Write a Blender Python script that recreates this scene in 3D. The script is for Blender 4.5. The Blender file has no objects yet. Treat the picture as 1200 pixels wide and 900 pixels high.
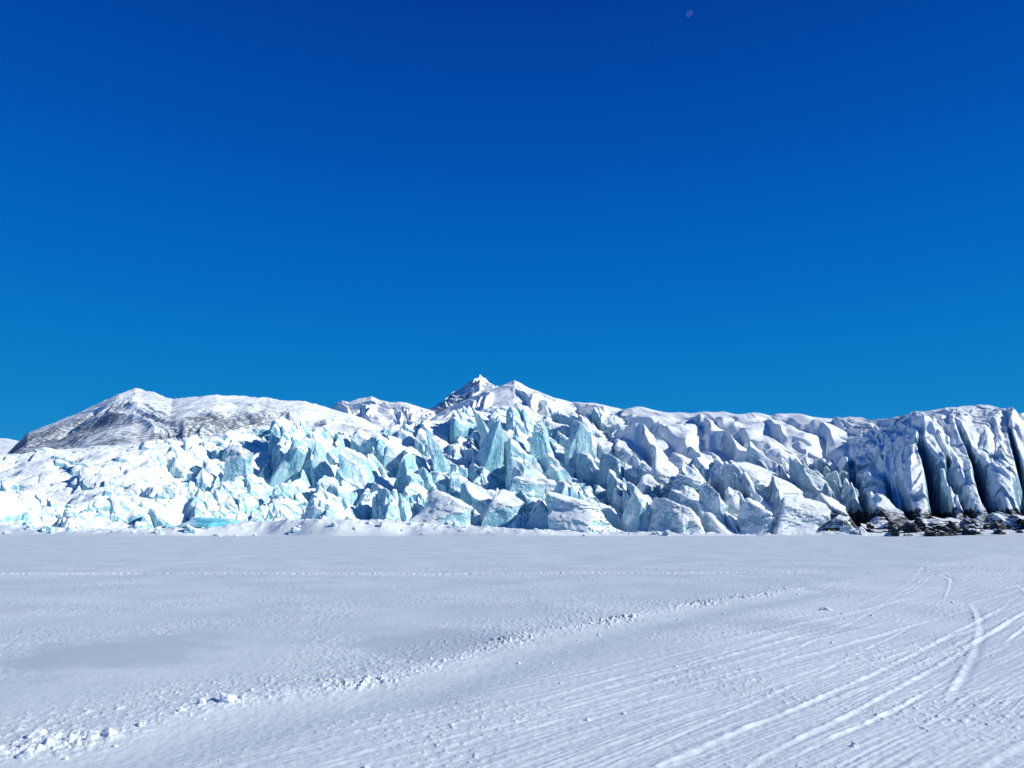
import bpy, bmesh, math, random
import numpy as np
from mathutils import Vector
PI=math.pi
S=bpy.context.scene; C=S.collection
S.view_settings.view_transform='Standard'; S.view_settings.look='None'; S.view_settings.exposure=0
TH=math.atan((617-450)/870); EYE=1.7
def tanel(py): return np.tan(TH+np.arctan((450-np.asarray(py,float))/870))
def zat(py,Y): return EYE+Y*tanel(py)
def u_of(px): return (np.asarray(px,float)-600)/870/1.01
def px_of(u): return 600+870*1.01*u
def gnd(px,py):
    Y=EYE/-tanel(py); cy=(450-py)/870
    return (px-600)/870/(math.cos(TH)-cy*math.sin(TH))*Y, float(Y)
# ---------- noise ----------
def h2(ix,iy,seed):
    h=(ix.astype(np.int64)*374761393+iy.astype(np.int64)*668265263+seed*982451653)&0xffffffff
    h=((h^(h>>13))*1274126177)&0xffffffff
    h=((h^(h>>16))*2246822519)&0xffffffff
    return ((h^(h>>15))&0xffffff)/16777216.0
def h3(ix,iy,iz,seed): return h2(ix+iz*57,iy-iz*131,seed)
GT=np.stack([np.cos(np.arange(256)/256*2*PI),np.sin(np.arange(256)/256*2*PI)])
PERM=np.random.RandomState(3).permutation(4096).astype(np.int32)
def pn(x,y,seed=0):
    x,y=np.broadcast_arrays(np.asarray(x,float),np.asarray(y,float))
    fx0=np.floor(x); fy0=np.floor(y); fx=x-fx0; fy=y-fy0; ix=fx0.astype(np.int32); iy=fy0.astype(np.int32)
    sx=fx*fx*fx*(fx*(fx*6-15)+10); sy=fy*fy*fy*(fy*(fy*6-15)+10)
    pa=PERM[(ix+seed*37)&4095]; pb=PERM[(ix+1+seed*37)&4095]
    def g(p,a,b):
        t=PERM[(p+iy+b+seed*101)&4095]&255
        return GT[0][t]*(fx-a)+GT[1][t]*(fy-b)
    v=(g(pa,0,0)*(1-sx)+g(pb,1,0)*sx)*(1-sy)+(g(pa,0,1)*(1-sx)+g(pb,1,1)*sx)*sy
    return v*1.5
def fbm(x,y,seed=0,o=4,gain=.5):
    v=0;a=1;n=0
    for i in range(o):
        v=v+a*pn(x*2**i+i*7.3,y*2**i-i*3.1,seed+i); n+=a; a*=gain
    return v/n*1.3
def ridged(x,y,seed=0,o=4,gain=.5):
    v=0;a=1;n=0
    for i in range(o):
        v=v+a*(1-2*np.abs(pn(x*2**i+i*7.3,y*2**i-i*3.1,seed+i))); n+=a; a*=gain
    return v/n
def vn3(p,seed=0):
    i=np.floor(p); f=p-i; f=f*f*(3-2*f); r=0
    for a in (0,1):
        for b in (0,1):
            for c in (0,1):
                w=(f[:,0] if a else 1-f[:,0])*(f[:,1] if b else 1-f[:,1])*(f[:,2] if c else 1-f[:,2])
                r=r+w*h3(i[:,0]+a,i[:,1]+b,i[:,2]+c,seed)
    return r*2-1
def sm(a,b,x):
    t=np.clip((x-a)/(b-a),0,1); return t*t*(3-2*t)
def vor(x,y,seed):
    ix=np.floor(x); iy=np.floor(y)
    F1=np.full(x.shape,9.); F2=F1.copy(); cx=x*0; cy=x*0; dx=x*0; dy=x*0
    for a in (-1,0,1):
        for b in (-1,0,1):
            jx=ix+a; jy=iy+b
            ex=jx+.1+.8*h2(jx,jy,seed)-x; ey=jy+.1+.8*h2(jx,jy,seed+1)-y
            d=np.sqrt(ex*ex+ey*ey); m=d<F1
            F2=np.where(m,F1,np.minimum(F2,d)); F1=np.where(m,d,F1)
            cx=np.where(m,jx,cx); cy=np.where(m,jy,cy); dx=np.where(m,-ex,dx); dy=np.where(m,-ey,dy)
    return h2(cx,cy,seed+2),h2(cx,cy,seed+3),h2(cx,cy,seed+4),dx,dy,F2-F1
# ---------- mesh helpers ----------
def mesh_from(name,V,F,mat,smooth=True,parent=None,loc=None):
    me=bpy.data.meshes.new(name); V=np.asarray(V,np.float32); F=np.asarray(F,np.int32); k=F.shape[1]
    me.vertices.add(len(V)); me.vertices.foreach_set('co',V.ravel())
    me.loops.add(F.size); me.loops.foreach_set('vertex_index',F.ravel())
    me.polygons.add(len(F)); me.polygons.foreach_set('loop_start',np.arange(0,F.size,k,dtype=np.int32))
    me.polygons.foreach_set('loop_total',np.full(len(F),k,np.int32))
    me.update(calc_edges=True); me.polygons.foreach_set('use_smooth',np.full(len(F),smooth))
    me.materials.append(mat)
    o=bpy.data.objects.new(name,me); C.objects.link(o)
    if parent: o.parent=parent
    if loc is not None: o.location=loc
    return o
def grid_faces(n,m):
    i=np.arange(n*m).reshape(n,m)
    return np.stack([i[:-1,:-1],i[:-1,1:],i[1:,1:],i[1:,:-1]],-1).reshape(-1,4)
def grid(name,X,Y,Z,mat,smooth=True):
    n,m=X.shape
    return mesh_from(name,np.stack([X,Y,Z],-1).reshape(-1,3),grid_faces(n,m),mat,smooth)
def tag(o,label,cat=None,group=None,kind=None):
    o['label']=label
    if cat: o['category']=cat
    if group: o['group']=group
    if kind: o['kind']=kind
# ---------- materials ----------
class N:
    def __init__(s,name):
        s.m=bpy.data.materials.new(name); s.m.use_nodes=True; s.t=s.m.node_tree; s.b=s.t.nodes['Principled BSDF']
        s.b.inputs['Specular IOR Level'].default_value=.2
        s.geo=s.n('ShaderNodeNewGeometry'); s.pos=s.geo.outputs['Position']
    def n(s,t,**k):
        x=s.t.nodes.new(t)
        for a,b in k.items(): setattr(x,a,b)
        return x
    def l(s,a,b): s.t.links.new(a,b)
    def set(s,inp,v):
        if hasattr(v,'links'): s.l(v,inp)
        else: inp.default_value=v
    def noise(s,scale,detail=4,rough=.55,vec=None,dist=0):
        x=s.n('ShaderNodeTexNoise'); x.inputs['Scale'].default_value=scale; x.inputs['Detail'].default_value=detail
        x.inputs['Roughness'].default_value=rough; x.inputs['Distortion'].default_value=dist
        s.l(vec or s.pos,x.inputs['Vector']); return x.outputs['Fac']
    def math(s,op,a,b=0,c=None):
        x=s.n('ShaderNodeMath',operation=op); s.set(x.inputs[0],a); s.set(x.inputs[1],b)
        if c is not None: s.set(x.inputs[2],c)
        return x.outputs[0]
    def rng(s,v,a,b,c=0.,d=1.):
        x=s.n('ShaderNodeMapRange',interpolation_type='SMOOTHSTEP'); s.set(x.inputs['Value'],v)
        for k,q in zip(('From Min','From Max','To Min','To Max'),(a,b,c,d)): x.inputs[k].default_value=q
        return x.outputs['Result']
    def mix(s,f,a,b):
        x=s.n('ShaderNodeMix',data_type='RGBA'); s.set(x.inputs['Factor'],f)
        s.set(x.inputs[6],a if hasattr(a,'links') else (*a,1)); s.set(x.inputs[7],b if hasattr(b,'links') else (*b,1))
        return x.outputs[2]
    def ramp(s,f,pts):
        x=s.n('ShaderNodeValToRGB'); s.l(f,x.inputs['Fac']); e=x.color_ramp.elements
        while len(e)<len(pts): e.new(.5)
        for q,(p,c) in zip(e,pts): q.position=p; q.color=(*c,1)
        return x.outputs['Color']
    def xyz(s,v):
        x=s.n('ShaderNodeSeparateXYZ'); s.l(v,x.inputs[0]); return x.outputs
    def bump(s,h,dist,strength=1,prev=None):
        x=s.n('ShaderNodeBump'); s.l(h,x.inputs['Height']); x.inputs['Distance'].default_value=dist; x.inputs['Strength'].default_value=strength
        if prev: s.l(prev,x.inputs['Normal'])
        return x.outputs['Normal']
    def out(s,col,rough,nrm=None):
        s.set(s.b.inputs['Base Color'],col if hasattr(col,'links') else (*col,1)); s.set(s.b.inputs['Roughness'],rough)
        if nrm: s.l(nrm,s.b.inputs['Normal'])
        return s.m
SNOW=(.86,.915,.89)
def m_lake():
    s=N('lake snow')
    c=s.mix(s.rng(s.noise(.35,5),.35,.65),(.60,.685,.69),(.69,.77,.765))
    at=s.n('ShaderNodeAttribute'); at.attribute_name='patch'
    c=s.mix(s.math('MULTIPLY',at.outputs['Fac'],.65),c,(.46,.54,.57))
    a2=s.n('ShaderNodeAttribute'); a2.attribute_name='packed'
    c=s.mix(s.math('MULTIPLY',a2.outputs['Fac'],s.rng(s.noise(1.5,5,.7),.3,.5,.45,1.)),c,(.9,.93,.93))
    c=s.mix(s.rng(s.xyz(s.pos)[1],134,141),c,SNOW)
    b=s.bump(s.noise(9,4,.6),.008,.7); b=s.bump(s.noise(45,4,.7),.005,.9,b)
    return s.out(c,.55,b)
def m_snow():
    s=N('packed snow')
    b=s.bump(s.noise(.5,6,.55),.5,.5); return s.out(SNOW,.6,b)
def m_chunk():
    s=N('chunk snow'); b=s.bump(s.noise(30,4,.65),.01,.9); return s.out((.74,.80,.83),.6,b)
def m_ice(name,thr=.52,snowier=0.):
    s=N(name)
    nz=s.xyz(s.geo.outputs['Normal'])[2]
    P=s.xyz(s.pos)
    n1=s.noise(.3,6,.62)
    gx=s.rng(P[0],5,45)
    lf=s.rng(P[0],-70,-110); hl=s.rng(P[0],75,95)
    thv=s.math('ADD',nz,s.math('MULTIPLY',gx,.16)); thv=s.math('ADD',thv,s.math('MULTIPLY',lf,.08)); thv=s.math('ADD',thv,s.math('MULTIPLY',hl,.06))
    f=s.rng(s.math('ADD',thv,s.math('MULTIPLY',s.math('SUBTRACT',n1,.5),1.0)),thr-snowier-.04,thr-snowier+.08)
    mp=s.n('ShaderNodeMapping'); mp.inputs['Scale'].default_value=(1,1,.35); s.l(s.pos,mp.inputs['Vector'])
    n2=s.noise(.11,7,.62,mp.outputs[0],.6)
    ice=s.ramp(n2,[(.28,(.12,.36,.45)),(.40,(.28,.57,.64)),(.53,(.50,.75,.80)),(.68,(.76,.89,.91))])
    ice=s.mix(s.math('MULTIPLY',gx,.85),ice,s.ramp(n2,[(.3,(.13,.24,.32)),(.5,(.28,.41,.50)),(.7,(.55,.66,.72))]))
    crk=s.n('ShaderNodeTexVoronoi',feature='DISTANCE_TO_EDGE'); crk.inputs['Scale'].default_value=.30
    w=s.n('ShaderNodeVectorMath',operation='ADD'); nn=s.n('ShaderNodeTexNoise'); nn.inputs['Scale'].default_value=.3; nn.inputs['Detail'].default_value=5
    s.l(s.pos,nn.inputs['Vector']); sc=s.n('ShaderNodeVectorMath',operation='SCALE'); sc.inputs['Scale'].default_value=5; s.l(nn.outputs['Color'],sc.inputs[0])
    s.l(s.pos,w.inputs[0]); s.l(sc.outputs[0],w.inputs[1]); s.l(w.outputs[0],crk.inputs['Vector'])
    ck=s.rng(crk.outputs['Distance'],0,.035)
    ice=s.mix(ck,(.12,.30,.40),ice)
    col=s.mix(f,ice,SNOW)
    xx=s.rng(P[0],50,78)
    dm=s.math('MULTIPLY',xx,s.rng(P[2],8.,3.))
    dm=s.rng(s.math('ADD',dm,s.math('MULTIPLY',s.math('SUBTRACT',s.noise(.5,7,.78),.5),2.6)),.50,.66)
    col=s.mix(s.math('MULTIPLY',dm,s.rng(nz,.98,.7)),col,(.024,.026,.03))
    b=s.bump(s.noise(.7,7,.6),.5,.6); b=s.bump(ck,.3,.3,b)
    return s.out(col,s.math('MULTIPLY_ADD',f,.3,.35),b)
def m_rockhill():
    s=N('rocky hill'); P=s.xyz(s.pos); nz=s.xyz(s.geo.outputs['Normal'])[2]
    hi=s.noise(.13,4,.85); lo=s.noise(.009,5,.6)
    v=s.math('ADD',s.math('MULTIPLY',hi,1.4),s.math('MULTIPLY',lo,.75))
    v=s.math('ADD',v,s.math('MULTIPLY',s.rng(P[2],130,255),-.26))
    v=s.math('ADD',v,s.math('MULTIPLY',s.rng(nz,.92,.6),.05))
    v=s.math('ADD',v,s.math('MULTIPLY',s.rng(P[0],-450,-800),.08))
    r=s.math('MULTIPLY',s.rng(v,1.04,1.14),.85)
    rock=s.mix(s.noise(.05,4),(.05,.065,.095),(.12,.145,.18))
    b=s.bump(hi,2.,.3)
    return s.out(s.mix(r,SNOW,rock),.8,b)
def m_mount(name,thr,amt=1.,sc=.02,w=.1):
    s=N(name); nz=s.xyz(s.geo.outputs['Normal'])[2]
    v=s.math('ADD',nz,s.math('MULTIPLY',s.math('SUBTRACT',s.noise(sc,7,.75),.5),1.2))
    r=s.math('MULTIPLY',s.rng(v,thr,thr-w),amt)
    b=s.bump(s.noise(.02,6,.6),12,.35)
    return s.out(s.mix(r,SNOW,(.16,.20,.27)),.8,b)
def m_debris():
    s=N('dark moraine'); c=s.mix(s.rng(s.noise(.8,6,.7),.5,.65),(.016,.016,.018),(.05,.05,.053))
    nz=s.xyz(s.geo.outputs['Normal'])[2]
    f=s.rng(s.math('ADD',nz,s.math('MULTIPLY',s.noise(.30,7,.75),2.4)),1.55,1.8)
    return s.out(s.mix(f,c,SNOW),.8,s.bump(s.noise(1.2,7,.65),.6,.8))
def m_turq():
    s=N('turquoise ice'); c=s.ramp(s.noise(.25,5),[(.35,(.15,.66,.74)),(.5,(.33,.85,.88)),(.62,(.75,.94,.95))])
    return s.out(c,.3,s.bump(s.noise(.9,5),.15,.4))
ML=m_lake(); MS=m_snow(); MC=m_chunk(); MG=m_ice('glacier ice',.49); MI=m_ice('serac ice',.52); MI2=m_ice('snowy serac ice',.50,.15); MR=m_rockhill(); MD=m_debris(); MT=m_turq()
# ---------- lake ----------
ridgepx=[(-260,960),(-90,905),(0,884),(120,862),(265,824),(430,799),(520,775),(600,750),(700,731),(800,713),(880,700),(925,692),(905,687),(870,686)]
RP=np.array([gnd(*p) for p in ridgepx])
def polydist(x,y,P):
    D=np.full(x.shape,1e9); SG=np.zeros(x.shape); L=np.zeros(x.shape); acc=0
    for (ax,ay),(bx,by) in zip(P[:-1],P[1:]):
        vx,vy=bx-ax,by-ay; ln=math.hypot(vx,vy)
        t=np.clip(((x-ax)*vx+(y-ay)*vy)/ln**2,0,1)
        d=np.hypot(x-ax-t*vx,y-ay-t*vy); m=d<D
        D=np.where(m,d,D); SG=np.where(m,np.sign((x-ax)*vy-(y-ay)*vx),SG); L=np.where(m,acc+t*ln,L); acc+=ln
    return D,SG,L
BK=np.array([(-500,612),(0,614),(60,620),(130,622),(200,621),(240,619),(290,613),(360,609),(450,611),(530,616),(600,621),(760,625),(900,627),(1000,624),(1200,621),(1700,620)],float)
def patchmask(x,y):
    p=np.zeros(np.shape(x))
    for (qx,qy,rx,ry) in ((140,766,1.25,1.7),(525,752,1.3,1.4),(930,735,1.2,.8)):
        gx,gy=gnd(qx,qy); w=.6*fbm(x/.8,y/.8,6,4)
        p=np.maximum(p,sm(1.35,.6,np.sqrt(((x-gx)/rx)**2+((y-gy)/ry)**2)+w))
    return p
def far_y(x): return 28.3+.02*x+.12*np.sin(x*.25)
def lake_near(x,y):
    z=.018*pn(x/1.9,y/1.9,2)
    D,SG,L=polydist(x,y,RP[:12]); s=D*SG+.10*fbm(x/.6,y/.6,11,2)
    right=sm(-.1,.5,s)
    left=1-right
    patch=(.25+.75*sm(-.30,.2,fbm(x/2.6,y/3.2,5,3)))*(1-patchmask(x,y))
    wx=x+.05*pn(x/.2,y/.2,3); wy=y+.05*pn(x/.2,y/.2,4)
    z=z+left*patch*(.010*np.maximum(0,pn(wx/.13,wy/.13,8)+.1)+.007*pn(wx/.055,wy/.055,9)+.006*pn(x/.5,y/.5,10)+.006*np.maximum(0,pn(wx/.33,wy/.33,7)))
    nz=np.maximum(0,fbm(x/.08,y/.08,12,4)+.03); lumps=sm(-.1,.4,pn(L/1.1,L*0+.5,14))
    z=z+.038*nz*np.exp(-(s/.28)**2)*(.35+.75*lumps)*(1+y/10)+.02*np.exp(-(s/.5)**2)
    z=z+.03*np.maximum(0,fbm(x/.08,y/.08,16,3)-.12)*np.exp(-((s+.7)/.7)**2)
    z=z-.03*np.exp(-((s-.8)/.5)**2)
    def fam(ang,cur,seed,f,a,ox=0.,oy=7.5):
        c,sn=math.cos(ang),math.sin(ang)
        al=(x-ox)*c+(y-oy)*sn; pr=-(x-ox)*sn+(y-oy)*c
        q=pr-cur*al*np.abs(al)*.5-cur*al*al*.5
        return a*(.4*pn(q*f,al*.04,seed)+.35*pn(q*f*3.3,al*.05,seed+1)+.6*pn(q*f*9,al*.06,seed+2)+.5*pn(q*f*19,al*.10,seed+3))
    w1=fam(math.radians(42),.004,20,1.6,.0076)
    w2=fam(math.radians(48),.002,30,1.8,.0076,3,9)
    w3=fam(math.radians(33),.008,40,1.5,.008,3,6.5)
    m1=sm(.9,1.5,s)*(.45+.55*sm(-.25,.2,pn(x/3.2,y/3.2,50)))
    k2=sm(-.1,.25,pn(x/5,y/5,51)); k3=sm(0,.3,pn(x/6,y/6,52))*sm(2,5,s)
    z=z+m1*(w1*(1-.4*k2)+w2*k2+w3*k3*.9)
    m1=sm(.9,1.5,s)
    rng=random.Random(8)
    for i in range(64):
        off=1.2+12*(i/64.)**1.15+rng.uniform(-.35,.35)
        ox=-1.3+.77*off; oy=8.4-.64*off
        ang=math.radians(49-off*1.2+rng.gauss(0,4.)); cur=rng.uniform(-.004,.009)
        c,sn=math.cos(ang),math.sin(ang); al=(x-ox)*c+(y-oy)*sn; q=-(x-ox)*sn+(y-oy)*c-cur*al*np.abs(al)*.8+.04*np.sin(al*.45+i)
        far=1+y/16
        pp=pn(al*.16,al*0+i+.5,59)
        md=sm(-.2,.2,pp)*m1*rng.uniform(.25,.95)
        wd=rng.uniform(.8,1.8)
        rag=np.maximum(0,1+1.7*pn(al*7,al*0+i+.5,60+i))
        for dq in ((0,.45) if i%4==0 else (0,)):
            e=(q-dq)/far/wd
            z=z+md*(-.0062*np.exp(-(e/.022)**2)+.0068*np.exp(-((e-.036)/.015)**2)*rag)*far**.6
    z=z+m1*.026*np.maximum(0,fbm(x/.08,y/.08,17,3)-.22)*sm(-.1,.3,pn(x/2,y/2,19))
    z=z+right*.003*pn(x/.10,y/.10,18)+right*.002*pn(x/.05,y/.05,13)
    fy=far_y(x)
    z=z+sm(16,11,x)*(.05*np.maximum(0,pn(x/.12,y/.3,70)+.25)*np.exp(-((y-fy)/.40)**2)+.03*np.maximum(0,pn(x/.2,y/.4,73))*np.exp(-((y-fy-2.2)/.35)**2))
    z=z+sm(4,20,x)*sm(15,22,y)*.03*pn((y-.15*x)*.9,x*.06,71)*np.exp(-((y-28)/10)**2)
    return z*sm(62,45,y)
def lake_h(x,y):
    x=np.asarray(x,float); y=np.asarray(y,float)
    u=x/np.maximum(y,.5); px=px_of(u)
    z=.05*pn(x/7,y/7,1)
    m=(y<62)&(y>2.5)&(np.abs(u)<1.1)
    zn=np.zeros(x.shape); zn[m]=lake_near(x[m],y[m])*sm(1.1,.95,np.abs(u[m])); z=z+zn
    z=z+sm(20,60,y)*(.08*fbm(x/14,y/6,75,3)+.04*fbm(x/3,y/2.2,76,3))
    bz=zat(np.interp(px,BK[:,0],BK[:,1]),148.)
    edge=139+7*pn(x/22,x*0+.5,77)+3*pn(x/7,x*0+3.5,78)
    rise=sm(edge-5.,edge+5.,y)
    z=z+rise*(bz+.6*fbm(x/7,y/6,79,4)+.5*np.maximum(0,fbm(x/2.,y/3,72,3)))*sm(300,150,y)
    return z
us=np.concatenate([np.linspace(-3.2,-.80,80)[:-1],np.linspace(-.80,.80,1500),np.linspace(.80,3.2,80)[1:]])
inv=1/np.linspace(1/3.2,1/160.,680); lg=np.exp(np.linspace(math.log(3.2),math.log(165),300)); far=np.exp(np.linspace(math.log(170),math.log(14000),50))
Ys=np.unique(np.round(np.concatenate([np.linspace(-6,3.1,12),inv,lg,np.linspace(128,152,44),far]),4))
U,YY=np.meshgrid(us,Ys); X=U*np.maximum(YY,2.)
X=np.where(YY<2,U*(2+ (2-YY)*2),X)
Z=lake_h(X,YY)
lk=grid('frozen_lake',X,YY,Z,ML); tag(lk,'flat snow covered frozen lake crossed by sled tracks and ridges of crusty snow','frozen lake',kind='structure')
pm=np.zeros(X.shape); pm[YY<30]=patchmask(X[YY<30],YY[YY<30])
at=lk.data.attributes.new('patch','FLOAT','POINT'); at.data.foreach_set('value',pm.ravel().astype(np.float32))
D,SG,L=polydist(X,YY,RP[:12])
pk=sm(16,10,X)*np.exp(-((YY-far_y(X))/.42)**2)*.8*(.55+.6*np.clip(pn(X/3,X*0+.5,74)+.4,0,1))
pk=np.maximum(pk,.35*np.exp(-((D*SG)/.3)**2)*(YY<40)); pk=np.maximum(pk,.30*sm(.8,2.5,D*SG)*sm(60,40,YY))
at=lk.data.attributes.new('packed','FLOAT','POINT'); at.data.foreach_set('value',pk.ravel().astype(np.float32))
# ---------- glacier ----------
TT=[0,.06,.16,.28,.42,.56,.70,.85,1.]
TB={-500:[630,612,604,594,580,566,556,548,540],
0:[630,610,602,590,574,560,549,541,532],
60:[630,612,604,588,566,548,540,532,526],
120:[630,613,602,580,556,542,534,528,522],
200:[630,615,606,590,562,541,530,524,518],
260:[630,615,608,596,570,540,522,514,508],
320:[630,614,607,596,572,540,517,507,499],
380:[630,613,606,595,572,542,522,512,502],
430:[630,612,605,592,570,545,526,514,506],
500:[630,612,602,588,563,540,519,503,493],
560:[630,608,597,578,552,530,506,490,480],
600:[630,606,594,574,548,522,497,482,473],
650:[630,604,591,572,549,525,507,496,490],
700:[630,603,589,569,546,523,506,494,486],
750:[630,602,586,564,541,520,500,488,479],
850:[630,600,584,562,541,519,500,490,485],
960:[630,601,586,565,545,523,504,494,489],
1030:[630,603,586,564,540,518,502,495,490],
1060:[630,606,585,558,532,512,499,493,490],
1085:[630,606,583,552,524,504,492,486,482],
1130:[630,607,580,546,516,498,486,479,476],
1165:[630,607,580,546,516,498,486,480,477],
1210:[630,607,580,548,520,504,495,489,486],
1700:[630,607,580,548,520,504,495,489,486]}
TK=np.array(sorted(TB)); TV=np.array([TB[k] for k in sorted(TB)],float)
def R0(px): return 151+4*pn(px/90,px*0+.5,81)
def R1(px): return np.interp(px,[0,300,600,1000,1070,1700],[320,330,370,330,250,240])
def env_py(px,t):
    i=np.clip(np.searchsorted(TK,px)-1,0,len(TK)-2); f=np.clip((px-TK[i])/(TK[i+1]-TK[i]),0,1); f=f*f*(3-2*f)
    t=np.clip(t,0,1); j=np.clip(np.searchsorted(TT,t)-1,0,len(TT)-2); T=np.array(TT); g=np.clip((t-T[j])/(T[j+1]-T[j]),0,1)
    a=TV[i,j]*(1-g)+TV[i,j+1]*g; b=TV[i+1,j]*(1-g)+TV[i+1,j+1]*g
    return a*(1-f)+b*f
# fins of the right hill: place of each crevasse, slant, depth, width, upper end
GAPS=[(975,110,6,6,.42),(1006,25,10,7,.46),(1048,100,7,5,.40),(1096,38,17,8,.55),(1124,70,5,3.5,.40),(1153,85,12,6.5,.50),(1200,20,10,7,.62),(1240,70,8,5,.5),(1280,60,12,8,.5),(1340,50,12,8,.5)]
def gl_h(x,y):
    px=px_of(x/y); r0=R0(px); r1=R1(px); t=(y-r0)/(r1-r0)
    z=zat(env_py(px,t),y)
    z=np.where(t>1,z-(y-r1)*.22-((y-r1)*.012)**2*10,z)
    wx=x+2.2*fbm(x/9,y/9,90,3); wy=y+2.2*fbm(x/9+9,y/9,93,3)
    hill=sm(985,1040,px)
    ridt=sm(690,760,px)
    smooth=ridt*sm(.30,.50,t)*(1-hill*.6)
    fall=1-ridt
    edge=sm(0,.05,t)
    crest=1-.8*sm(.8,1.,t)
    A,B,Cc,dx,dy,e=vor(wx/13,wy/24,100)
    amp=edge*crest*(1-.97*smooth)*(1-.85*hill)
    leftl=sm(240,110,px)*sm(.10,.30,t)
    z=z+amp*(1-.75*leftl)*((A-.5)*7+(-.45-.5*B)*dx*13*.8+(Cc-.6)*dy*13*.35-3.2*np.exp(-(e/.10)**2))
    z=z+leftl*crest*(2.6*pn(x/24,y/26,101)+1.2*pn(x/10,y/12,102))
    A,B,Cc,dx,dy,e=vor(wx/5.6+3,wy/7.5,110)
    m2=edge*crest*(1-.99*smooth)*(1-.85*hill)*sm(-.35,.15,pn(x/25,y/25,111))*(1-.3*ridt)
    z=z+m2*(1-.5*leftl)*((A-.5)*3.8+(-.3-.5*B)*dx*5.6*.9+(Cc-.5)*dy*5.6*.6-1.0*np.exp(-(e/.12)**2))
    A,B,Cc,dx,dy,e=vor(wx/1.9+3,wy/2.4,120)
    m3=edge*fall*crest*sm(.50,.25,t)*(1-.5*leftl)*sm(-.3,.2,pn(x/16,y/16,121))
    z=z+m3*((A-.5)*1.6+(B-.7)*dx*1.8+(Cc-.5)*dy*1.5)
    n=pn(x/19,y/24,134)
    z=z+smooth*(3.*n+1.4*np.abs(pn(x/12,y/20,136))+.7*pn(x/7,y/11,135))*(1-.35*sm(.8,1,t))
    # ridges and gullies running down and to the left from the dome to the lake
    mid=ridt*(1-hill)*sm(.04,.15,t)*sm(.98,.6,t)
    v=(px+150*(t-.3)+26*fbm(px/60,t*4,151,3))/46.; fr=v-np.floor(v); hh=h2(np.floor(v),np.floor(v)*0,152)
    z=z+mid*(2.+3.5*hh)*(np.where(fr<.22,fr/.22,(1-fr)/.78)-.5)*(.4+sm(-.3,.3,pn(px/70,t*5,153)))
    # open crevasses
    cr=ridged(x/26+.35*fbm(x/20,y/20,131,2),y/12,130,1)
    z=z-smooth*6*sm(.78,.92,cr)*sm(.12,.34,pn(x/24,y/20,133))*sm(.92,.6,t)
    # fins of the right hill
    dg=px+70*(t-.3)
    z=z+hill*(1-.85*sm(.7,1,t))*(3.2*pn(dg/50,t*2.6+.3,146)+2.4*(ridged(dg/36+.8*fbm(px/40,t*3,145,2),t*2.2,142,3)-.3)+.7*pn(x/6,y/9,143))*sm(.02,.15,t)
    wob=11*fbm(px/45,t*3,140,3)
    for c,sl,d,w,tt_ in GAPS:
        ww=w*(.3+1.15*sm(.5,.06,t))
        pp=px+wob+sl*(t-.2)-c
        q=pp/ww
        tm=sm(.03,.12,t)*sm(tt_,tt_*.45,t)
        z=z-d*tm*np.exp(-np.abs(np.where(q<0,q/.6,q/1.5))**2.4)
        z=z+d*.22*sm(.03,.15,t)*sm(tt_+.2,tt_*.7,t)*np.where(pp>0,np.exp(-np.maximum(pp-w,0)/(w*2.2)),np.exp(pp/(w*.8)))*sm(0,w,np.abs(pp))
    z=z+.3*fbm(x/2.2,y/2.2,150,3)*(1-.85*smooth)*edge
    return z
us=np.concatenate([np.linspace(-1.25,-.76,90)[:-1],np.linspace(-.76,.76,1500),np.linspace(.76,1.25,90)[1:]])
tt=np.concatenate([np.linspace(-.01,.45,400)[:-1],np.linspace(.45,1.,300)[:-1],np.linspace(1.,1.9,30)])
U,T=np.meshgrid(us,tt); PX=px_of(U); r0=R0(PX); YY=r0+T*(R1(PX)-r0); X=U*YY
Z=gl_h(X,YY); Z=np.where(T<=0,-3.,Z)
gl=grid('glacier',X,YY,Z,MG,False); tag(gl,'broad snow covered glacier with broken blue ice rising behind the frozen lake','glacier',kind='structure')
pc=((PX[:-1,:-1]>735)&(T[:-1,:-1]>.42)); gl.data.polygons.foreach_set('use_smooth',pc.ravel())
# ---------- mountains ----------
def mount(name,sil,Yr,Yb,base_py,mat,label,relief,gull,seed,cols=900,rows=220,rough=1.,oc=5):
    sil=np.array(sil,float); a,b=sil[0,0],sil[-1,0]
    pxs=np.linspace(a,b,cols); u=u_of(pxs); t=np.concatenate([np.linspace(0,1,rows),np.linspace(1,1.7,40)[1:]])
    U,T=np.meshgrid(u,t); P=px_of(U)
    Yc=Yr*(1+.06*pn(P/70,P*0+.5,seed+9)); Y=Yb+(Yc-Yb)*T; X=U*Y
    top=zat(np.interp(P,sil[:,0],sil[:,1]),Yc); bz=zat(base_py,Yb)
    Z=bz+(top-bz)*np.clip(T,0,1)**.95
    H=np.maximum(top-bz,1)
    k=np.clip(T,0,1)*np.clip(1.0-T,0,1)*4
    g=ridged(P/gull+1.2*fbm(P/gull/2,T*2,seed,2)+T*.8,T*1.6,seed+3,oc,.45)
    Z=Z+H*relief*(g-.5)*k+H*.045*rough*fbm(X/(Yr*.025),Y/(Yr*.05),seed+5,5,.55)*np.clip(T*2,0,1)
    Z=np.where(T>1,Z-(T-1)*H*1.4,Z)
    o=grid(name,X,Y,Z,mat,True); tag(o,label,'mountain' if 'hill' not in name else 'hill',kind='structure'); return o
mount('rocky_hill',[(-160,660),(-60,590),(-20,552),(0,534),(12,520),(24,507),(60,493),(100,475),(128,460),(147,455),(166,459),(192,468),(245,462),(300,466),(350,470),(385,479),(420,490),(470,515),(520,540)],1500,760,548,MR,'broad snow dusted hill speckled with dark rock at the left, behind the glacier',.065,75,200,1100,300,.45,4)
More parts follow.
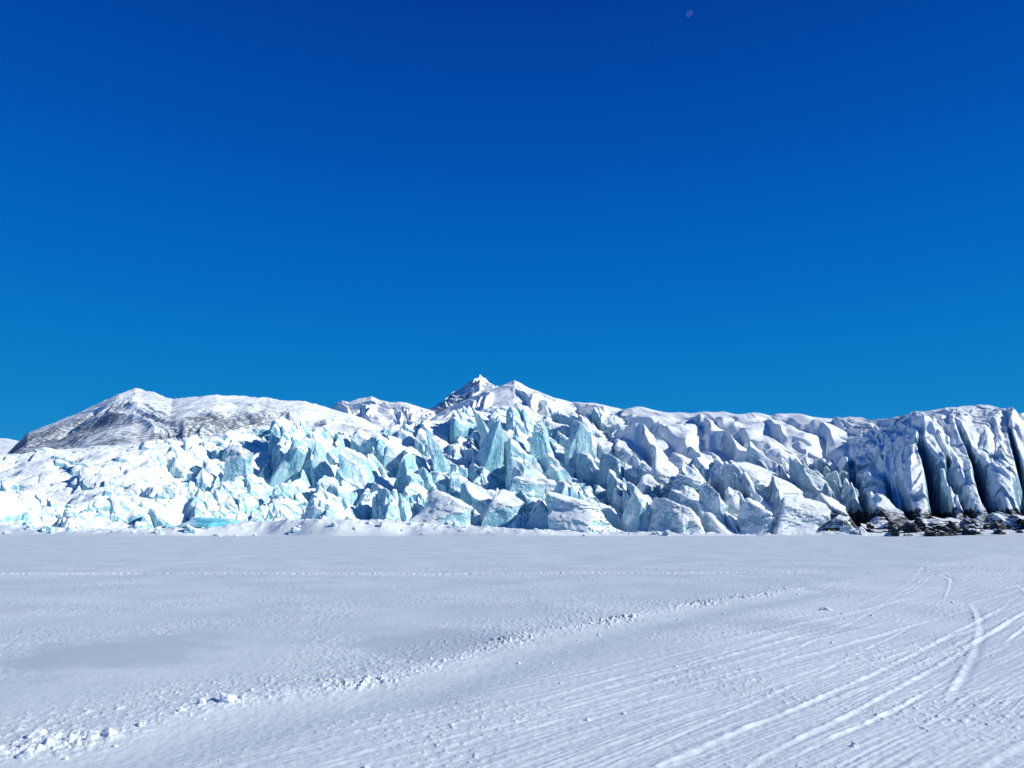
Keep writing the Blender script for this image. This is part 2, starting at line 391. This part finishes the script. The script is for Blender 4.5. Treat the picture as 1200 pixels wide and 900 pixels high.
mount('snow_hill',[(-500,505),(-200,508),(-60,511),(0,514),(40,521),(100,535),(160,560),(220,600)],2300,1300,560,MS,'low white snow slope at the far left edge behind the speckled hill',.05,60,290,400,120,.3,3)
mount('mountain_range',[(300,510),(360,490),(385,476),(396,469),(404,471),(414,468),(424,466),(431,464),(442,469),(455,472),(466,471),(474,472),(500,480),(540,500),(580,520)],4300,2600,520,m_mount('far snow',.22,.5),'small far snowy peaks between the speckled hill and the tallest peak',.13,24,220,600,200,.3,3)
mount('rocky_peak',[(440,510),(470,494),(490,484),(505,477),(518,469),(526,462),(533,457),(541,452),(549,446),(556,442),(561,438),(566,443),(574,448),(584,453),(600,460),(640,490),(680,515)],5000,3000,520,m_mount('peak rock',.72,.8,.02,.2),'tallest pointed peak with bare rock showing through the snow',.16,22,240,700,240,.9,4)
mount('snowy_mountain',[(440,515),(490,497),(520,480),(550,466),(572,457),(590,451),(603,446),(612,450),(626,457),(650,466),(672,471),(700,473),(722,477),(760,486),(860,505),(960,525)],3900,2200,520,m_mount('smooth snow',.20,.4),'smooth white mountain with a sharp sunlit crest right of the tallest peak',.15,30,260,700,220,.3,3)
# ---------- seracs ----------
ico={}
def icos(k):
    if k not in ico:
        bm=bmesh.new(); bmesh.ops.create_icosphere(bm,subdivisions=k,radius=1)
        ico[k]=(np.array([v.co[:] for v in bm.verts]),np.array([[v.index for v in f.verts] for f in bm.faces])); bm.free()
    return ico[k]
def block(seed,w,d,h,k=4,rough=.05,lean=None,box=1.,style=None):
    rng=np.random.RandomState(seed); V,F=icos(k)
    Nn=[];D=[]
    ns=rng.randint(4,7); ph=rng.rand()*6.28
    for i in range(ns):
        a=ph+i*2*PI/ns+rng.uniform(-.35,.35); el=math.radians(rng.uniform(-8,30)*box)
        Nn.append((math.cos(a)*math.cos(el),math.sin(a)*math.cos(el),math.sin(el))); D.append(rng.uniform(.5,.9))
    st=style if style is not None else rng.randint(0,3)
    def top(a,s,d): s=math.radians(s); Nn.append((math.sin(s)*math.cos(a),math.sin(s)*math.sin(a),math.cos(s))); D.append(d)
    if st==0:
        a=rng.uniform(-.8,.5); top(a,rng.uniform(38,55),rng.uniform(.5,.7)); top(a+PI+rng.uniform(-.5,.5),rng.uniform(50,70),rng.uniform(.45,.65))
    elif st==1:
        top(rng.uniform(-1.5,.1),rng.uniform(25,45),rng.uniform(.5,.65)); top(PI+rng.uniform(-.9,.9),rng.uniform(60,78),rng.uniform(.55,.75))
    elif st==2:
        top(rng.uniform(-1.6,.6),rng.uniform(12,32),rng.uniform(.6,.75)); top(rng.uniform(1.8,4.4),rng.uniform(40,60),rng.uniform(.6,.8)); top(rng.uniform(-1.6,-.4),rng.uniform(45,60),rng.uniform(.65,.8))
    else:
        a=rng.uniform(-1.2,.3); top(a,rng.uniform(22,40),rng.uniform(.35,.5)); top(rng.uniform(-2.,-1.2),rng.uniform(52,75),rng.uniform(.5,.75)); top(PI+rng.uniform(-.5,1.),rng.uniform(58,85),rng.uniform(.35,.6))
    for i in range(2):
        n=rng.normal(size=3); n/=np.linalg.norm(n); n[2]=abs(n[2])*.6; n/=np.linalg.norm(n); Nn.append(tuple(n)); D.append(rng.uniform(.65,.9))
    Nn.append((0,0,-1)); D.append(.8)
    Nn=np.array(Nn); D=np.array(D)
    dot=V@Nn.T
    if st==3: r=np.power(np.sum(np.power(np.maximum(dot,1e-3)/D,22),axis=1),-1/22.)
    else: r=np.min(np.where(dot>.05,D/np.maximum(dot,.05),9),axis=1)
    r=np.minimum(r,1.5)
    P=V*r[:,None]
    q=vn3(P*2.6+seed,seed)
    q=np.round(q*3)/3*.6+q*.4
    # large bites break the outline into several teeth
    bite=np.maximum(0,vn3(P*1.5+seed*1.7,seed+5)-.15)
    P=P*(1-.38*bite*(1 if k>=4 else .4))[:,None]
    P=P+V*(rough*(1.4*q+.5*vn3(P*6+seed,seed+1)+.3*vn3(P*13,seed+2)))[:,None]
    P[:,2]-=P[:,2].min(); P[:,2]/=P[:,2].max()
    P[:,0]/=(P[:,0].max()-P[:,0].min()); P[:,1]/=(P[:,1].max()-P[:,1].min())
    ln=rng.uniform(-.45,.3) if lean is None else lean
    P[:,0]=P[:,0]*w+ln*P[:,2]*h; P[:,1]*=d; P[:,2]*=h
    return P,F
def capof(P,F,thr=.62,off=.12):
    a,b,c=P[F[:,0]],P[F[:,1]],P[F[:,2]]; n=np.cross(b-a,c-a); nl=np.linalg.norm(n,axis=1); nz=n[:,2]/np.maximum(nl,1e-9)
    zc=(a+b+c)[:,2]/3
    sel=F[(nz>thr)&(zc>P[:,2].max()*.25)]
    if len(sel)<6: return None
    lb=np.arange(len(P))
    for _ in range(400):
        m=lb[sel].min(1); new=lb.copy()
        for i in range(3): np.minimum.at(new,sel[:,i],m)
        new=new[new]
        if (new==lb).all(): break
        lb=new
    fl=lb[sel[:,0]]; vals,cnt=np.unique(fl,return_counts=True); sel=sel[fl==vals[np.argmax(cnt)]]
    if len(sel)<6: return None
    vn=np.zeros_like(P)
    for i in range(3): np.add.at(vn,F[:,i],n)
    vn/=np.maximum(np.linalg.norm(vn,axis=1),1e-9)[:,None]
    ids,invr=np.unique(sel,return_inverse=True)
    return P[ids]+vn[ids]*off,invr.reshape(sel.shape)
def where(px,py):
    ts=np.linspace(.0,1,200); e=env_py(np.full(200,float(px)),ts); i=int(np.argmin(np.abs(e-py)))
    r0=float(R0(np.array([float(px)]))[0]); r1=float(R1(px)); return r0+ts[i]*(r1-r0)
def put(name,P,F,mat,loc,label,cat,group,cap=True,capt=.56,off=.10,smooth=False):
    c=capof(P,F,capt,off) if cap else None
    if c is None:
        o=mesh_from(name,P,F,mat,smooth,loc=loc); tag(o,label,cat,group); return o
    r=bpy.data.objects.new(name,None); C.objects.link(r); r.location=loc; tag(r,label,cat,group)
    mesh_from('ice_body',P,F,mat,smooth,parent=r); mesh_from('snow_cap',c[0],c[1],MS,True,parent=r); return r
def serac(seed,px,bpy_,tpy,wpx,label,k=4,dr=1.,**kw):
    Y=where(px,bpy_-2); x=float(u_of(px))*Y; zb=float(zat(bpy_,Y)); h=float(zat(tpy,Y))-zb; w=wpx/870*Y
    sink=.35*h+.5
    P,F=block(seed,w,w*dr,h+sink,k,**kw)
    sn=kw.get('style')==3
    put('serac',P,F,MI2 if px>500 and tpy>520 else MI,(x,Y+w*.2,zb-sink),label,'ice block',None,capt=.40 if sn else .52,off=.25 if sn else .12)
big=[
(560,556,484,40,'tall pale blue ice pinnacle with a pointed top, below the smooth white mountain',0,1.1),
(598,545,478,36,'highest pale turquoise ice pinnacle in the middle, under the sharp white crest',0,1.),
(640,546,490,42,'turquoise ice pinnacle just right of the highest one in the middle',2,1.),
(674,542,492,34,'broad pale blue ice pinnacle at the left edge of the smooth snow dome',2,1.),
(528,560,500,34,'leaning ice tower at the left end of the row of central pinnacles',0,1.),
(275,566,517,40,'blue ice tower with a snowy top at the left end of the left cliff',2,1.),
(330,562,508,46,'blue blocky ice tower standing highest on the left cliff',1,1.),
(378,566,516,36,'narrow ice tower on the left cliff beside the highest block',0,1.),
(420,572,522,36,'dark sided ice tower at the right end of the left cliff',1,1.),
(470,582,530,40,'shaded blue ice block between the left cliff and the central pinnacles',0,1.),
(520,612,574,78,'snow covered mound with a dark left side, left end of the front row',3,1.3),
(590,608,573,50,'snowy ice block second from the left in the front row',3,1.2),
(630,616,586,46,'low snowy ice block third from the left in the front row',3,1.2),
(686,622,576,78,'broad snow capped ice block in the middle of the front row',3,1.2),
(742,618,572,36,'pointed ice block right of the broad one in the front row',0,1.2),
(790,626,583,70,'snowy wedge of ice standing at the lake edge right of centre',3,1.2),
(838,612,566,40,'steep grey blue ice block behind the lake edge right of centre',1,1.2),
(880,626,584,48,'tilted snow topped ice block at the lake edge in the right half',3,1.1),
(934,628,582,76,'large pale slab of ice leaning at the lake edge, left of the dark rubble',3,1.),
(988,616,580,40,'grey ice block touching the left end of the dark rubble',1,1.),
(775,578,532,72,'snow topped ice cliff block in the second row right of centre',3,1.4),
(845,574,536,48,'grey blue ice cliff block in the second row of the right half',1,1.4),
(904,578,540,70,'ice block in the second row just left of the fluted ice hill',3,1.4),
(962,576,536,42,'narrow shaded ice block in the second row at the foot of the fluted hill',1,1.2)]
for i,(px,b,tp,w,lab,stl,dr) in enumerate(big):
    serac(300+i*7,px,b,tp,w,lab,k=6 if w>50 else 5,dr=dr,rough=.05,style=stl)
rng=random.Random(11)
def scatter(n,x0,x1,y0,y1,s0,s1,asp0,asp1,label,group,seed,k=3,cap=True,styles=None):
    L=[]
    for i in range(n):
        px=x0+(x1-x0)*(i+rng.random())/n; py=rng.uniform(y0,y1); s=s0+(s1-s0)*rng.random()**1.8; Y=where(px,py); L.append((px,Y,s))
    A=np.array(L); xs=u_of(A[:,0])*A[:,1]; zs=gl_h(xs,A[:,1]-1.0)
    for i in range(n):
        w=A[i,2]/870*A[i,1]; h=w*rng.uniform(asp0,asp1); st=rng.choice(styles) if styles else None
        P,F=block(seed+i,w,w*rng.uniform(.7,1.2),h*1.35,k,rough=.05,style=st)
        put('ice_block',P,F,MI2 if styles else MI,(float(xs[i]),float(A[i,1]),float(zs[i])-h*.35),label,'ice block',group,cap,.40 if st==3 else .52,.2 if st==3 else .1)
scatter(70,60,505,582,611,5,16,.6,1.,'small jumbled ice block in the rubble below the left cliff','ice rubble below the left cliff',1000,4,False)
scatter(14,225,470,540,575,12,26,.8,1.3,'broken blue ice block on the face of the left cliff','ice blocks on the left cliff',1200,4)
scatter(16,480,700,530,570,12,28,.6,1.1,'angular ice block below the central pinnacles','ice blocks below the central pinnacles',1400,4)
scatter(20,500,760,572,606,8,44,.4,.8,'low snow loaded ice block at the foot of the central pinnacles','snow loaded blocks at the centre foot',1500,5,True,[3,3,1])
scatter(22,700,1000,574,614,8,50,.35,.8,'snow capped ice block crowded behind the front row on the right','snow capped blocks behind the front row',1600,5,True,[3,3,3,1,2])
scatter(5,720,1000,540,566,20,44,.3,.5,'snow covered hump of ice in the upper rows of the right half','humps in the upper rows on the right',1700,5,True,[3,3,1])
# ---------- rubble at right foot ----------
def lump(seed,px,Y,zb,w,h,mat,name,label,group,cat,k=3,sink=.3,d=1.,rough=.10,style=None):
    P,F=block(seed,w,w*d,h*(1+sink),k,rough=rough,style=style)
    o=mesh_from(name,P,F,mat,False,loc=(float(u_of(px))*Y,Y,zb-h*sink)); tag(o,label,cat,group); return o
for i in range(44):
    px=rng.uniform(975,1240); Y=rng.uniform(147,156); w=rng.uniform(1.2,3.4) if i%3 else rng.uniform(4,8)
    lump(2000+i,px,Y,float(zat(rng.uniform(609,621),Y))-.9,w,w*rng.uniform(.3,.5),MD,'rubble_boulder','dark dirty boulder in the rubble under the fluted ice hill at the right','dark boulders under the fluted hill','boulder',5 if w>4 else 4,rough=.07)
def edgechunks(n,x0,x1,w0,w1,seed,label,group):
    px=np.array([rng.uniform(x0,x1) for _ in range(n)]); Y=np.array([rng.uniform(136,146) for _ in range(n)]); zs=lake_h(u_of(px)*Y,Y)
    for i in range(n):
        w=w0+(w1-w0)*rng.random()**1.8
        lump(seed+i,px[i],float(Y[i]),float(zs[i]),w,w*rng.uniform(.3,.6),MI2,'ice_chunk',label,group,'ice chunk',4)
edgechunks(50,985,1225,.8,4.,2100,'pale chunk of ice lying in front of the dark rubble at the right','ice chunks before the dark rubble')
edgechunks(22,5,230,.8,3.,2200,'pale chunk of ice lying on the lake edge at the far left','ice chunks at the left lake edge')
edgechunks(40,240,985,.5,2.2,2300,'small chunk of ice on the snow bank along the middle of the lake edge','ice chunks along the snow bank')
P,F=block(83,84/870*148,7,2.0,5,rough=.03,style=1,lean=0)
o=mesh_from('bare_ice_slab',P,F,MT,False,loc=(float(u_of(242))*146,150,float(zat(616,146))-.3)); tag(o,'bright turquoise slab of bare ice at the foot of the rubble on the left','ice slab')
# ---------- snow chunks on the lake ----------
def chunks(items):
    A=np.array([(q[1],q[2]) for q in items]); zs=lake_h(A[:,0],A[:,1])
    for (seed,x,y,w,h,label,group,k),z in zip(items,zs):
        P,F=block(seed,w,w*.8,h*1.4,k,rough=.14,box=2.,style=2)
        o=mesh_from('snow_chunk',P,F,MC,True,loc=(x,y,float(z)-h*.4)); tag(o,label,'snow chunk',group)
items=[]
for i,(px,py,w,h,lab) in enumerate([(42,864,.17,.07,'lump of snow in the lower left corner, left of the largest lump'),(128,864,.19,.06,'largest lump of snow near the lower left corner'),
    (30,888,.13,.05,'small lump of snow nearest the lower left corner'),(268,825,.18,.09,'large lump of crusty snow on the ridge left of the middle'),(238,828,.12,.06,'smaller lump of snow touching the large lump on the ridge'),
    (214,836,.08,.04,'small lump of snow at the left end of the ridge cluster'),(1002,880,.06,.03,'single small lump of snow among the tracks at the lower right'),(430,801,.11,.06,'lump of snow on the ridge right of the cluster'),
    (968,716,.32,.06,'long snow lump beside the far bend of the tracks')]):
    x,y=gnd(px,py); items.append((3000+i*3,x,y,w,h,lab,None,4))
for i in range(120):
    j=rng.uniform(1.2,11.6); a=int(j); f=j-a; x=RP[a][0]*(1-f)+RP[a+1][0]*f; y=RP[a][1]*(1-f)+RP[a+1][1]*f
    if rng.random()<.2: x+=rng.uniform(0,5); y+=rng.uniform(-2,2.)
    w=min(.11,rng.uniform(.018,.042)*(1+y/16)); items.append((3200+i,x+rng.gauss(0,.18),y+rng.gauss(0,.25),w,w*.45,'small crumb of snow along the ridge beside the sled tracks','crumbs of snow along the ridge',2))
chunks(items)
# ---------- moon ----------
Yq=12000.; cy=(450-16)/870; dv=(math.cos(TH)-cy*math.sin(TH))
mx=(808-600)/870/dv*Yq; mz=float(zat(16,Yq))
P,F=icos(5); s=N('moon'); s.out(s.mix(s.rng(s.noise(.002,4),.4,.6),(.45,.45,.48),(.7,.7,.72)),1.)
tr=s.n('ShaderNodeBsdfTransparent'); mxn=s.n('ShaderNodeMixShader'); mxn.inputs[0].default_value=.09
s.l(tr.outputs[0],mxn.inputs[1]); s.l(s.b.outputs[0],mxn.inputs[2]); s.l(mxn.outputs[0],s.t.nodes['Material Output'].inputs['Surface'])
o=mesh_from('moon',P*(3.6/870*Yq*1.2),F,s.m,True,loc=(mx,Yq,mz)); tag(o,'tiny faint daytime moon high in the blue sky','moon')
# ---------- light ----------
az=math.radians(103); el=math.radians(31)
sd=Vector((math.sin(az)*math.cos(el),math.cos(az)*math.cos(el),math.sin(el)))
L=bpy.data.lights.new('sun','SUN'); L.energy=4.5; L.angle=math.radians(.5); L.color=(1,.985,.94)
lo=bpy.data.objects.new('sun',L); C.objects.link(lo); lo.rotation_euler=sd.to_track_quat('Z','Y').to_euler()
W=bpy.data.worlds.new('World'); S.world=W; W.use_nodes=True; nt=W.node_tree; bg=nt.nodes['Background']
sk=nt.nodes.new('ShaderNodeTexSky'); sk.sky_type='NISHITA'; sk.sun_disc=False; sk.sun_elevation=el; sk.sun_rotation=az; sk.dust_density=.2; sk.ozone_density=4; sk.altitude=500
tc=nt.nodes.new('ShaderNodeTexCoord'); sx=nt.nodes.new('ShaderNodeSeparateXYZ'); nt.links.new(tc.outputs['Generated'],sx.inputs[0])
rp=nt.nodes.new('ShaderNodeValToRGB'); nt.links.new(sx.outputs[2],rp.inputs[0])
def lin(c): return tuple((v/255/12.92 if v<10 else ((v/255+.055)/1.055)**2.4) for v in c)
pts=[(0,(44,154,214)),(.15,(18,133,207)),(.28,(4,113,200)),(.45,(2,87,183)),(.62,(2,63,158)),(1,(0,38,112))]
e=rp.color_ramp.elements
while len(e)<len(pts): e.new(.5)
for q,(p,c) in zip(e,pts): q.position=p; q.color=(*lin(c),1)
m1=nt.nodes.new('ShaderNodeMix'); m1.data_type='RGBA'; m1.blend_type='MULTIPLY'; m1.inputs['Factor'].default_value=1; m1.inputs[7].default_value=(.02,.10,.16,1)
nt.links.new(sk.outputs[0],m1.inputs[6])
sc=nt.nodes.new('ShaderNodeVectorMath'); sc.operation='SCALE'; sc.inputs['Scale'].default_value=10.; nt.links.new(rp.outputs[0],sc.inputs[0])
m2=nt.nodes.new('ShaderNodeMix'); m2.data_type='RGBA'; m2.inputs['Factor'].default_value=.92
nt.links.new(m1.outputs[2],m2.inputs[6]); nt.links.new(sc.outputs[0],m2.inputs[7]); nt.links.new(m2.outputs[2],bg.inputs['Color']); bg.inputs['Strength'].default_value=.10
cam=bpy.data.cameras.new('camera'); co=bpy.data.objects.new('camera',cam); C.objects.link(co)
co.location=(0,0,EYE); co.rotation_euler=(PI/2+TH,0,0); cam.sensor_width=36; cam.lens=870/1200*36; cam.clip_end=40000; cam.clip_start=.1
S.camera=co
